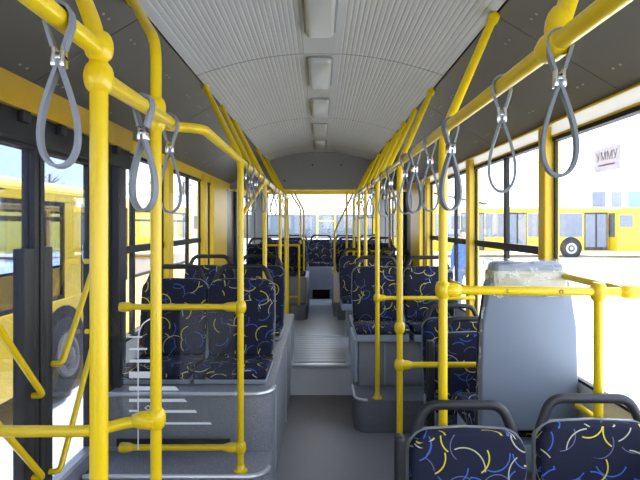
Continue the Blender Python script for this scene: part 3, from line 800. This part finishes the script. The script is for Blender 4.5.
# rear rails
t, p0 = bar([(-.76, 6.80, 1.26), (-.285, 6.80, 1.26)], 'far yellow guard rail frame before the rear left seats', r=TR*.9)
for x in (-.76, -.285):
    q = MB(origin=p0); q.tube([(x, 6.80, .45), (x, 6.80, 1.26 if x > -.5 else 1.99)], TR*.9, 10); q.build('upright', YEL, t)
q = MB(origin=p0); q.tube([(-.42, 6.80, .56), (-.285, 6.80, .56)], TR*.7, 10); q.build('lower_bar', YEL, t)
t, p0 = bar([(.365, 6.82, 1.18), (.95, 6.82, 1.18)], 'far yellow guard rail frame before the rear right seats', r=TR*.9)
for x in (.365, .95):
    q = MB(origin=p0); q.tube([(x, 6.82, .45), (x, 6.82, 1.99)], TR*.9, 10); q.build('upright', YEL, t)
for pts, lab in (([(.205, 7.05, .86), (.205, 7.05, 1.44), (.47, 7.05, 1.99), (.47, 7.05, 2.19)], 'bent yellow pole on the pale corner of the rear right podium'),
                 ([(-.235, 7.3, .80), (-.235, 7.3, 1.74), (-.37, 7.3, 2.0), (-.37, 7.3, 2.19)], 'bent yellow pole beside the rear left aisle seat'),
                 ([(-.31, 7.95, .80), (-.31, 7.95, 1.80), (-.46, 7.95, 2.02), (-.46, 7.95, 2.19)], 'second bent yellow pole behind the rear left seats')):
    t = thing('bent_pole', pts[0], lab, 'pole'); q = MB(origin=pts[0]); q.tube(pts, TR*.85, 10, .06); q.build('tube', YEL, t)
    q = MB(origin=pts[0]); x, y, z = pts[0]; q.lathe((x, y, z), (x, y, z+.03), [(0, .034), (.006, .034), (.012, .02), (.06, .019)], 12); q.build('base_flange', YEL, t)

# ------------------------------------------------------------------ glass partition with stripes
t = thing('glass_partition', (-.80, 2.52, .29), 'clear glass partition with white stripes beside the left ledge pole', 'glass partition'); o = (-.80, 2.52, .29)
m = MB(origin=o); m.box(-1.14, -.43, 2.517, 2.523, .43, 1.115, bev=0.002, seg=1); m.build('glass_pane', PART, t, smooth=False)
def px(x, y, d=2.514): return ((x-320)*d/500, EYE+(224-y)*d/500)
for x0, x1, y, h, sl in ((128, 142, 337, 1.5, 0), (129, 147, 349, 2, 0), (129, 152, 361, 3, 0), (129, 156, 375, 6.5, 0), (129, 175, 388.5, 4, 4), (129, 184, 400.5, 3, 3), (129, 137, 411, 2, 0), (160, 195, 411.5, 2.6, 2), (165, 210, 423.5, 2, 2)):
    xa, za = px(x0, y-h/2); xb, zb = px(x1, y+h/2); xc, _ = px(x1+sl, y)
    q = MB(origin=o); q.prism([(xa, za), (xb, za), (xc, zb), (xa, zb)], 2.5145, 2.5165, 'y'); q.build('white_stripe', STICK, t, smooth=False)
# thin white outline: vertical line curving over to the upper right
pts = [px(138, 450), px(138, 340), px(139, 331), px(143, 323), px(152, 318), px(175, 308), px(198, 295), px(212, 286), px(222, 275), px(230, 262)]
ptsr = [Vector((x, 2.5155, z)) for x, z in pts if z < 1.098]
q = MB(origin=o); q.sweep(fillet(ptsr, .03, 3), [(.003, .001), (-.003, .001), (-.003, -.001), (.003, -.001)], up=(0, 1, 0)); q.build('white_outline', STICK, t, smooth=False)
cx, cz = px(148, 408)
for dx in (0.0, .03):
    s_ = .017 if dx else .013
    pts = [(cx+dx-s_*1.2, 2.5155, cz), (cx+dx, 2.5155, cz+s_), (cx+dx+s_*1.2, 2.5155, cz), (cx+dx, 2.5155, cz-s_)]
    q = MB(origin=o); q.sweep(pts, [(.0028, .001), (-.0028, .001), (-.0028, -.001), (.0028, -.001)], closed=True, up=(0, 1, 0)); q.build('diamond_emblem', STICK, t, smooth=False)
# ------------------------------------------------------------------ hanging straps
def make_strap(loc, rz, label, scale=1.0):
    t = thing('hanging_strap', loc, label, 'strap', 'grey hanging straps', rz)
    th, w = .0062, .0115
    prof = [(-th/2, -w), (th/2, -w), (th/2, w), (-th/2, w)]
    # upper loop round the rail (rail centre at z = 0)
    R = TR*1.05+.0035
    up_ = [(0.006, 0, -.062), (R*.98, 0, -.014)] + [(R*math.cos(a), 0, R*math.sin(a)) for a in [k*PI/8 for k in range(0, 9)]] + [(-R*.98, 0, -.014), (-.006, 0, -.062)]
    m = MB(); m.sweep(up_, prof, True, (0, 1, 0)); m.build('rail_loop', STRAP, t)
    L = .178*scale; rr = .031
    low = [(0.004, 0, -.082)]
    cz_ = -.075-L+rr
    n = 18
    tear = []
    for k in range(49):
        a = k/48*2*PI
        # teardrop: x = r sin(a) sin(a/2)^p
        x = 0.0345*math.sin(a)*math.sin(a/2)**1.35*1.18
        z = -.075-L/2+L/2*math.cos(a)
        tear.append((x, 0, z))
    m = MB(); m.sweep(tear[:-1], prof, True, (0, 1, 0)); m.build('hand_loop', STRAP, t)
    m = MB(); m.box(-.011, -.003, -.012, .012, -.086, -.054, bev=.002); m.box(.003, .011, -.012, .012, -.086, -.054, bev=.002); m.box(-.011, .011, -.011, .011, -.074, -.066, bev=.002)
    m.build('buckle', CHROME, t)
    return t
ORD = ['nearest', 'second', 'third', 'fourth', 'fifth', 'sixth', 'seventh', 'eighth', 'ninth', 'tenth', 'eleventh', 'twelfth', 'thirteenth']
proto = None
def put_strap(x, y, z, rz, label, s=1.0):
    global proto
    if proto is None:
        proto = make_strap((x, y, z), rz, label); c = proto
    else:
        c = copy_tree(proto); c.location = (x, y, z); c.rotation_euler = (0, 0, rz); c['label'] = label
    c.scale = (s, s, s) if s != 1 else (1, 1, 1)
ys = [.905, 1.19, 1.66, 1.97, 2.28, 2.52, 3.05, 3.40, 3.95, 4.30, 4.95, 5.25, 5.85]
for i, y in enumerate(ys):
    lab = 'grey hanging strap, %s along the right overhead rail' % (ORD[i]+(' to the camera' if i == 0 else ' from the camera'))
    put_strap(XR+(.003 if y < 2 else 0), y, RZ, math.radians([-14, -20, 12, -8, 14, -12, 8][i % 7]), lab, [.96, 1, 1.12][i] if i < 3 else 1.1)
put_strap(-.417, .80, RZ+.002, math.radians(12), 'large grey hanging strap at the upper left, nearest on the left rail', .95)
put_strap(-.4515, 1.28, 1.858, math.radians(-10), 'grey hanging strap on the short rail between the two nearest left poles', 1.08)
put_strap(-.4795, 1.60, 1.8755, math.radians(8), 'grey hanging strap beside the second yellow pole on the left', 1.14)
for i, y in enumerate([2.75, 3.0, 3.25, 3.55, 3.9, 4.5, 4.85, 5.45, 5.8]):
    put_strap(XL, y, RZ, math.radians([10, -12, 6, -9][i % 4]), 'grey hanging strap, %s behind the left ledge pole' % (['first']+ORD[1:])[i])

# ------------------------------------------------------------------ ceiling lights
def make_light(y, label):
    zc = ceil_z(0)
    t = thing('ceiling_light', (0, y, zc), label, 'ceiling light', 'ceiling lights')
    m = MB(); m.prism(rounded(-.078, .078, -.30, .30, (.03,)*4), -.012, .0, 'z', bev=.004); m.build('frame', LFRAME, t, ang=50)
    m = MB(); m.prism(rounded(-.066, .066, -.288, .288, (.028,)*4), -.040, -.008, 'z', bev=.020, seg=3, ends='start'); m.build('diffuser', DIFF, t, ang=60)
    return t
make_light(2.19, 'oblong ceiling light nearest the camera, cut by the top edge')
for i, y in enumerate((3.13, 4.07, 5.01, 5.95)):
    make_light(y, 'oblong ceiling light, %s from the camera' % ORD[i+1])

# notice on the right window
t = thing('window_notice', (HW+.004, 2.10, 1.82), 'small pale paper notice stuck on the front right window', 'notice'); o = Vector((HW+.004, 2.10, 1.82))
m = MB(origin=o); m.box(HW+.004, HW+.006, 2.005, 2.195, 1.772, 1.872); m.build('paper', CARD, t, smooth=False)
Mt = Matrix.Translation(Vector((HW+.0032, 2.10, 1.835))-o) @ Matrix.Rotation(-PI/2, 4, 'Z') @ RX
text_mesh('УММУ', 0.052, 'lettering', INK, t, Mt, .0004)
m = MB(origin=o); m.box(HW+.0032, HW+.004, 2.04, 2.16, 1.797, 1.803); m.build('red_line', PINK, t, smooth=False)

# ------------------------------------------------------------------ outside
GZ = -0.25
m = MB(); m.box(-90, 90, -40, 120, GZ-.1, GZ)
struct(m.build('ground', ASPH, smooth=False), 'pale asphalt yard outside the bus', 'ground')
def make_bus(loc, rz, length, label, layout, H=2.9, wz=(1.05, 2.15), wheels=(), poles=False, W=2.5, front_win=True, unit=True):
    # local: x along the length, visible side at y = 0 facing -y, z = 0 ground
    t = thing('bus', loc, label, 'bus', 'yellow buses in the yard', rz)
    m = MB()
    o_ = rounded(0, length, .32, H, (.1, .1, .28, .28))
    m.prism(o_, 0.0, W, 'y', bev=.05)
    m.build('body', BUSY, t, ang=50)
    for x0, x1, kind in layout:
        if kind == 'w':
            m = MB(); m.box(x0+.02, x1-.02, -.015, .06, wz[0], wz[1], bev=.012); w = m.build('window', BUSG, t, smooth=False)
        elif kind == 'd':
            m = MB(); m.box(x0+.02, x1-.02, -.02, .06, .38, wz[1]+.05, bev=.012); w = m.build('door', POSTM, t, smooth=False)
            n = 2; ww = (x1-x0-.04)/n
            for k in range(n):
                q = MB(); q.box(x0+.02+k*ww+.05, x0+.02+(k+1)*ww-.05, -.028, -.015, .55, wz[1]-.05, bev=.008); q.build('door_glass', BUSG, w, smooth=False)
        elif kind == 's':
            m = MB(); m.box(x0+.02, x1-.02, -.015, .06, wz[1]-.75, wz[1]-.1, bev=.03); m.build('window', BUSG, t, smooth=False)
    for x in wheels:
        m = MB(); m.lathe((x, .03, .50), (x, -.012, .50), [(0, .60), (.04, .60), (.045, .57)], 24); m.build('wheel_arch', BLACK, t)
        m = MB(); m.lathe((x, .25, .48), (x, -.06, .48), [(0, .42), (.02, .47), (.24, .48), (.30, .45), (.31, .40)], 28); w = m.build('wheel', TYRE, t)
        m = MB(); m.lathe((x, -.03, .48), (x, -.10, .48), [(0, .30), (.036, .30), (.045, .26), (.02, .12), (.06, .10), (.07, .06)], 20); m.build('hub', HUBM, w)
    if front_win:
        m = MB(); m.box(-.02, .05, .2, W-.2, 1.1, 2.4, bev=.03); m.build('windscreen', BUSG, t, smooth=False)
    if unit:
      m = MB(); m.box(length*.25, length*.75, .5, W-.5, H-.02, H+.22, bev=.08); m.build('roof_unit', BUSY, t)
    if poles:
        for yy in (.9, 1.4):
            m = MB(); m.tube([(length*.5, yy, H+.25), (length*.5-4.5, yy, H+1.2)], .04, 8); m.build('trolley_pole', BLACK, t)
    return t
# yard buses on the right, seen side-on
lay = [(0.3, 1.4, 'w'), (1.4, 2.7, 'd'), (2.7, 4.2, 'w'), (4.2, 5.6, 'w'), (5.6, 6.9, 'd'), (6.9, 8.3, 'w'), (8.3, 9.0, 'w')]
make_bus((3.2, 27, GZ), 0, 12.4, 'long yellow bus across the yard with a dark wheel and blue glazed door',
         [(0.2, 1.6, 'w'), (1.6, 3.0, 'w'), (3.0, 4.4, 'w'), (4.4, 5.7, 'd'), (5.7, 6.9, 'w'), (6.9, 8.0, 'd'), (8.0, 9.5, 'w'), (9.5, 11.0, 'w'), (11.05, 12.35, 'd')], wheels=(2.2, 10.35), poles=True, H=2.66, wz=(1.1, 2.38), unit=False)
make_bus((15.7, 26.4, GZ), 0, 9.0, 'yellow bus at the right edge of the yard', [(0.1, .85, 's'), (1.15, 2.4, 'w'), (2.5, 3.7, 'd'), (3.9, 5.4, 'w')], wheels=(6.4,), H=2.66, wz=(1.1, 2.38), unit=False)
# bus parked beside the door
def hollow_bus(loc, rz, length, label, pil, wheels, z_belt=1.03, z_win=2.02, H=2.22, W=2.0):
    t = thing('bus', loc, label, 'bus', 'yellow buses in the yard', rz)
    m = MB()
    for y0, y1 in ((0, .06), (W-.06, W)):
        m.box(0, length, y0, y1, .30, z_belt, bev=.012); m.box(0, length, y0, y1, z_win, H-.1, bev=.012)
        for a, b in pil: m.box(a, b, y0+.004, y1-.004, z_belt-.02, z_win+.02)
    m.box(0, length, 0.02, W-.02, .36, .42)
    m.prism(rounded(0, W, H-.14, H, (0, 0, .12, .12)), 0, length, 'x')
    for x0, x1 in ((0, .06), (length-.06, length)): m.box(x0, x1, .02, W-.02, .32, 1.2); m.box(x0, x1, .02, W-.02, z_win, H-.05)
    m.build('body', BUSY, t, smooth=False)
    for (a0, a1), (b0, b1) in zip(pil, pil[1:]):
        for yy in (.03, W-.03):
            q = MB(); q.box(a1+.01, b0-.01, yy-.004, yy+.004, z_belt, z_win); g = q.build('window', NBGL, t, smooth=False)
            q = MB(); y_ = yy-.02 if yy < 1 else yy+.02
            for bx in ((a1, a1+.04, z_belt, z_win), (b0-.04, b0, z_belt, z_win), (a1+.04, b0-.04, z_belt, z_belt+.04), (a1+.04, b0-.04, z_win-.04, z_win), (a1+.04, b0-.04, 1.84, 1.87)):
                q.box(bx[0], bx[1], min(y_, yy)-.004, max(y_, yy)+.004, bx[2], bx[3])
            q.build('gasket', BLACK, g, smooth=False)
    for x in wheels:
        m = MB(); m.lathe((x, .03, .50), (x, -.012, .50), [(0, .46), (.04, .46), (.045, .44)], 28); m.build('wheel_arch', BLACK, t)
        m = MB(); m.lathe((x, .25, .45), (x, -.05, .46), [(0, .34), (.02, .38), (.22, .39), (.28, .37), (.29, .33)], 28); w = m.build('wheel', TYRE, t)
        m = MB(); m.lathe((x, -.03, .45), (x, -.10, .46), [(0, .22), (.036, .22), (.045, .18), (.02, .10), (.06, .08), (.07, .05)], 20); m.build('hub', HUBD, w)
    return t
NBGL = glass_mat('neighbour_bus_glass', (0.82, 0.87, 0.96), 1.0)
hollow_bus((-2.65, -2.0, GZ), PI/2, 12.4, 'low yellow bus parked close outside the left door',
           [(.06, .3), (1.6, 1.72), (3.0, 3.12), (4.4, 4.52), (5.8, 5.92), (7.2, 7.55), (8.9, 9.02), (10.4, 10.52), (12.1, 12.34)], (1.9, 7.15))
make_bus((-26.0, 25, GZ), 0, 12.2, 'yellow bus end with one small window seen far through the left door',
         [(0.2, 1.6, 'w'), (1.6, 3.0, 'w'), (3.0, 4.4, 'w'), (4.4, 5.7, 'd'), (5.7, 6.9, 'w'), (8.0, 9.5, 'w'), (11.1, 11.7, 's')], wheels=(2.2, 8.0), H=2.66, wz=(1.1, 2.38), unit=False)
make_bus((-22, 34, GZ), 0, 12.0, 'far yellow bus seen through the left windows', lay, wheels=(1.8, 7.6))
t = thing('gate_frame', (0.4, 32, GZ), 'slim yellow gate frame standing beyond the rear window', 'gate'); o = (0.4, 32, GZ)
for x in (-.17, .97):
    m = MB(origin=o); m.box(x-.05, x+.05, 31.95, 32.05, GZ, 3.05, bev=.01); m.build('post', BUSY, t, smooth=False)
for z in (3.0, 2.35, 1.75):
    m = MB(origin=o); m.box(-.12, .92, 31.97, 32.03, z-.04, z+.04, bev=.01); m.build('crossbar', BUSY, t, smooth=False)
# buildings and trees beyond
def building(x0, x1, y, h, label, nwin, mat=None):
    t = thing('building', ((x0+x1)/2, y, GZ), label, 'building'); o = ((x0+x1)/2, y, GZ)
    m = MB(origin=o); m.box(x0, x1, y, y+8, GZ, GZ+h, bev=.1); m.build('wall', mat or BUILD, t, smooth=False)
    for k in range(nwin):
        xa = x0+(x1-x0)*(k+.25)/nwin; xb = x0+(x1-x0)*(k+.75)/nwin
        for z in (1.2, 4.0):
            if z+1.7 < h:
                m = MB(origin=o); m.box(xa, xb, y-.06, y+.1, GZ+z, GZ+z+1.6); m.build('window', BUSG, t, smooth=False)
    return t, o
building(-34, -13, 62, 5.4, 'pale low workshop building beyond the yard at the left', 6)
building(-11, 13, 64, 3.0, 'low blue grey shed straight behind the bus', 9, YARDB)
t, o = building(20, 62, 70, 4.2, 'pale long building with blue roof signs beyond the buses', 9)
for x0, x1, mt in ((38.5, 40.3, BUSG), (41.2, 42.6, SHELL), (43.6, 46.5, CYAN)):
    m = MB(origin=o); m.box(x0, x1, 70.5, 70.8, GZ+4.15, GZ+6.4); m.build('roof_sign', mt, t, smooth=False)
def tree(x, y, h, label, seed):
    rnd = random.Random(seed)
    t = thing('bare_tree', (x, y, GZ), label, 'tree', 'bare trees beyond the yard')
    m = MB(); m.tube([(0, 0, 0), (rnd.uniform(-.1, .1), 0, h*.5), (rnd.uniform(-.2, .2), 0, h)], .09, 7); m.build('trunk', BARK, t)
    m = MB()
    for k in range(26):
        z = h*rnd.uniform(.3, .95); a = rnd.uniform(0, 2*PI); l = (h-z)*.5+.6
        p = Vector((0, 0, z)); d = Vector((math.cos(a), math.sin(a), rnd.uniform(.6, 1.3))).normalized()
        q = p+d*l; m.tube([p, p+d*l*.5+Vector((0, 0, .05)), q], .022, 5)
        for j in range(3):
            d2 = (d+Vector((rnd.uniform(-.7, .7), rnd.uniform(-.7, .7), rnd.uniform(-.1, .6)))).normalized()
            b = p+d*l*rnd.uniform(.4, .9); m.tube([b, b+d2*l*.45], .012, 4)
    m.build('branches', BARK, t)
for i, (x, y, h, lab) in enumerate([(-14.5, 44, 6.0, 'bare tree left of the far workshop'), (-19, 47, 7.0, 'taller bare tree seen through the left windows'), (-11, 40, 5.2, 'small bare tree beyond the left windows'), (-25, 46, 6.4, 'bare tree farthest left beyond the yard')]):
    tree(x, y, h, lab, i+3)
# overhead wires
for k, (z, x0) in enumerate(((5.6, 9), (6.0, 12))):
    m = MB(origin=(x0, 30, GZ+z)); m.tube([(x0-8, 30, GZ+z+.6), (x0+14, 30+k, GZ+z-.7)], .018, 6)
    tag(m.build('overhead_wire', BLACK), ['lower', 'upper'][k]+' trolley wire across the sky at the right', 'wire')

# ------------------------------------------------------------------ people outside on the right
def person(loc, rz, label, h=1.74, jacket=BLUEJ, lean=0.0):
    t = thing('person', loc, label, 'person', None, rz)
    J = {'pel': (0, 0, .95), 'waist': (0, .005, 1.08), 'chest': (0, .01, 1.30), 'neck': (0, .0, 1.47), 'nk2': (0, -.01, 1.53), 'hd': (0, -.015, 1.62), 'top': (0, -.01, 1.71)}
    V = []; E = []; Rr = []; idx = {}
    def add(k, p, r, par=None):
        idx[k] = len(V); V.append(p); Rr.append(r)
        if par: E.append((idx[par], idx[k]))
    add('pel', J['pel'], (.155, .115)); add('waist', J['waist'], (.15, .11), 'pel'); add('chest', J['chest'], (.175, .125), 'waist'); add('neck', J['neck'], (.075, .07), 'chest')
    add('nk2', J['nk2'], (.055, .058), 'neck'); add('hd', J['hd'], (.078, .098), 'nk2'); add('top', J['top'], (.06, .075), 'hd')
    for s in (-1, 1):
        add('hip%d' % s, (s*.095, 0, .88), (.09, .095), 'pel'); add('kn%d' % s, (s*.10, -.02+.03*s, .49), (.058, .062), 'hip%d' % s)
        add('an%d' % s, (s*.10, .02+.04*s, .09), (.042, .048), 'kn%d' % s); add('to%d' % s, (s*.12, -.14+.04*s, .045), (.04, .035), 'an%d' % s)
        add('sh%d' % s, (s*.19, .01, 1.40), (.068, .068), 'chest'); add('el%d' % s, (s*.25, .03, 1.12), (.05, .05), 'sh%d' % s)
        add('wr%d' % s, (s*.235, -.07, .90), (.034, .034), 'el%d' % s); add('pm%d' % s, (s*.232, -.095, .82), (.028, .04), 'wr%d' % s)
        for f in range(4):
            add('f%d%d' % (s, f), (s*(.232-.004*f), -.125+.022*f, .74+abs(f-1.4)*.008), (.009, .009), 'pm%d' % s)
        add('th%d' % s, (s*.20, -.125, .79), (.011, .011), 'pm%d' % s)
    me = bpy.data.meshes.new('person_body'); me.from_pydata(V, E, [])
    ob = bpy.data.objects.new('tmp_body', me); COL.objects.link(ob)
    md = ob.modifiers.new('skin', 'SKIN'); md.use_smooth_shade = True
    for i, r in enumerate(Rr): me.skin_vertices[0].data[i].radius = r
    me.skin_vertices[0].data[0].use_root = True
    sb = ob.modifiers.new('sub', 'SUBSURF'); sb.levels = 2; sb.render_levels = 2
    bpy.context.view_layer.update()
    nm = bpy.data.meshes.new_from_object(ob.evaluated_get(bpy.context.evaluated_depsgraph_get()))
    bpy.data.objects.remove(ob)
    nm.name = 'body'; nm.materials.clear()
    for mt in (SKIN, jacket, JEANS, BLKP): nm.materials.append(mt)
    for p in nm.polygons:
        c = p.center
        if c.z < .10: p.material_index = 3
        elif c.z < .98 and abs(c.x) < .2: p.material_index = 2
        elif c.z < 1.50 and not (c.z < .90 and abs(c.x) > .19): p.material_index = 1
        else: p.material_index = 0
        p.use_smooth = True
    b = bpy.data.objects.new('body', nm); COL.objects.link(b); b.parent = t
    m = MB(); m.ell((0, .015, 1.675), .088, .108, .085); m.build('hair', HAIR, t)
    m = MB(); m.ell((0, -.118, 1.60), .014, .02, .024); m.build('nose', SKIN, t)
    for s in (-1, 1):
        m = MB(); m.ell((s*.032, -.098, 1.625), .012, .01, .009); m.build('eye', BLACK, t)
        m = MB(); m.ell((s*.082, -.005, 1.61), .012, .022, .033); m.build('ear', SKIN, t)
    m = MB(); m.ell((0, -.104, 1.555), .024, .01, .006); m.build('mouth', PINK, t)
    k = h/1.76; t.scale = (k, k, k)
    return t
person((2.86, 9.9, GZ), math.radians(-35), 'person in a blue jacket and jeans standing outside the right window')
person((3.22, 10.6, GZ), math.radians(60), 'second person in blue standing behind the first outside the right window', h=1.68)

# ------------------------------------------------------------------ world, light, camera
w = bpy.data.worlds.new('sky'); scene.world = w; w.use_nodes = True
nt = w.node_tree; bg = nt.nodes['Background']
tc = N(nt, 'ShaderNodeTexCoord'); sp = N(nt, 'ShaderNodeSeparateXYZ'); nt.links.new(tc.outputs['Generated'], sp.inputs[0])
cr = N(nt, 'ShaderNodeValToRGB')
cr.color_ramp.elements[0].position = 0.0; cr.color_ramp.elements[0].color = (0.95, 0.96, 1.0, 1)
cr.color_ramp.elements[1].position = 0.9; cr.color_ramp.elements[1].color = (0.62, 0.76, 1.0, 1)
nt.links.new(sp.outputs[2], cr.inputs[0])
# thin haze is brighter toward the right of the yard, bluer toward the left
lr = N(nt, 'ShaderNodeMapRange', interpolation_type='SMOOTHSTEP'); lr.inputs[1].default_value = -0.65; lr.inputs[2].default_value = 0.15
nt.links.new(sp.outputs[0], lr.inputs[0])
mx = N(nt, 'ShaderNodeMix', data_type='RGBA'); nt.links.new(lr.outputs[0], mx.inputs[0])
mx.inputs[6].default_value = (0.30, 0.40, 0.58, 1); nt.links.new(cr.outputs[0], mx.inputs[7])
nt.links.new(mx.outputs[2], bg.inputs[0])
bg.inputs[1].default_value = 2.6
sd = bpy.data.lights.new('sun', 'SUN'); sd.energy = 7.0; sd.angle = math.radians(3); sd.color = (1, .96, .88)
so = bpy.data.objects.new('sun', sd); COL.objects.link(so)
so.rotation_euler = Vector((-0.10, -0.52, -0.85)).to_track_quat('-Z', 'Y').to_euler()

cam = bpy.data.cameras.new('camera'); co = bpy.data.objects.new('camera', cam); COL.objects.link(co)
co.location = (0, 0, EYE); co.rotation_euler = (PI/2, 0, 0)
cam.sensor_width = 36; cam.lens = 500/640*36; cam.shift_y = -16/640; cam.clip_start = 0.05; cam.clip_end = 500
scene.camera = co
scene.view_settings.view_transform = 'Standard'; scene.view_settings.look = 'None'
scene.view_settings.gamma = 1; scene.view_settings.use_curve_mapping = False
scene.view_settings.exposure = 0.98
scene.cycles.max_bounces = 10; scene.cycles.diffuse_bounces = 6; scene.cycles.transparent_max_bounces = 16
scene.cycles.caustics_reflective = False; scene.cycles.caustics_refractive = False
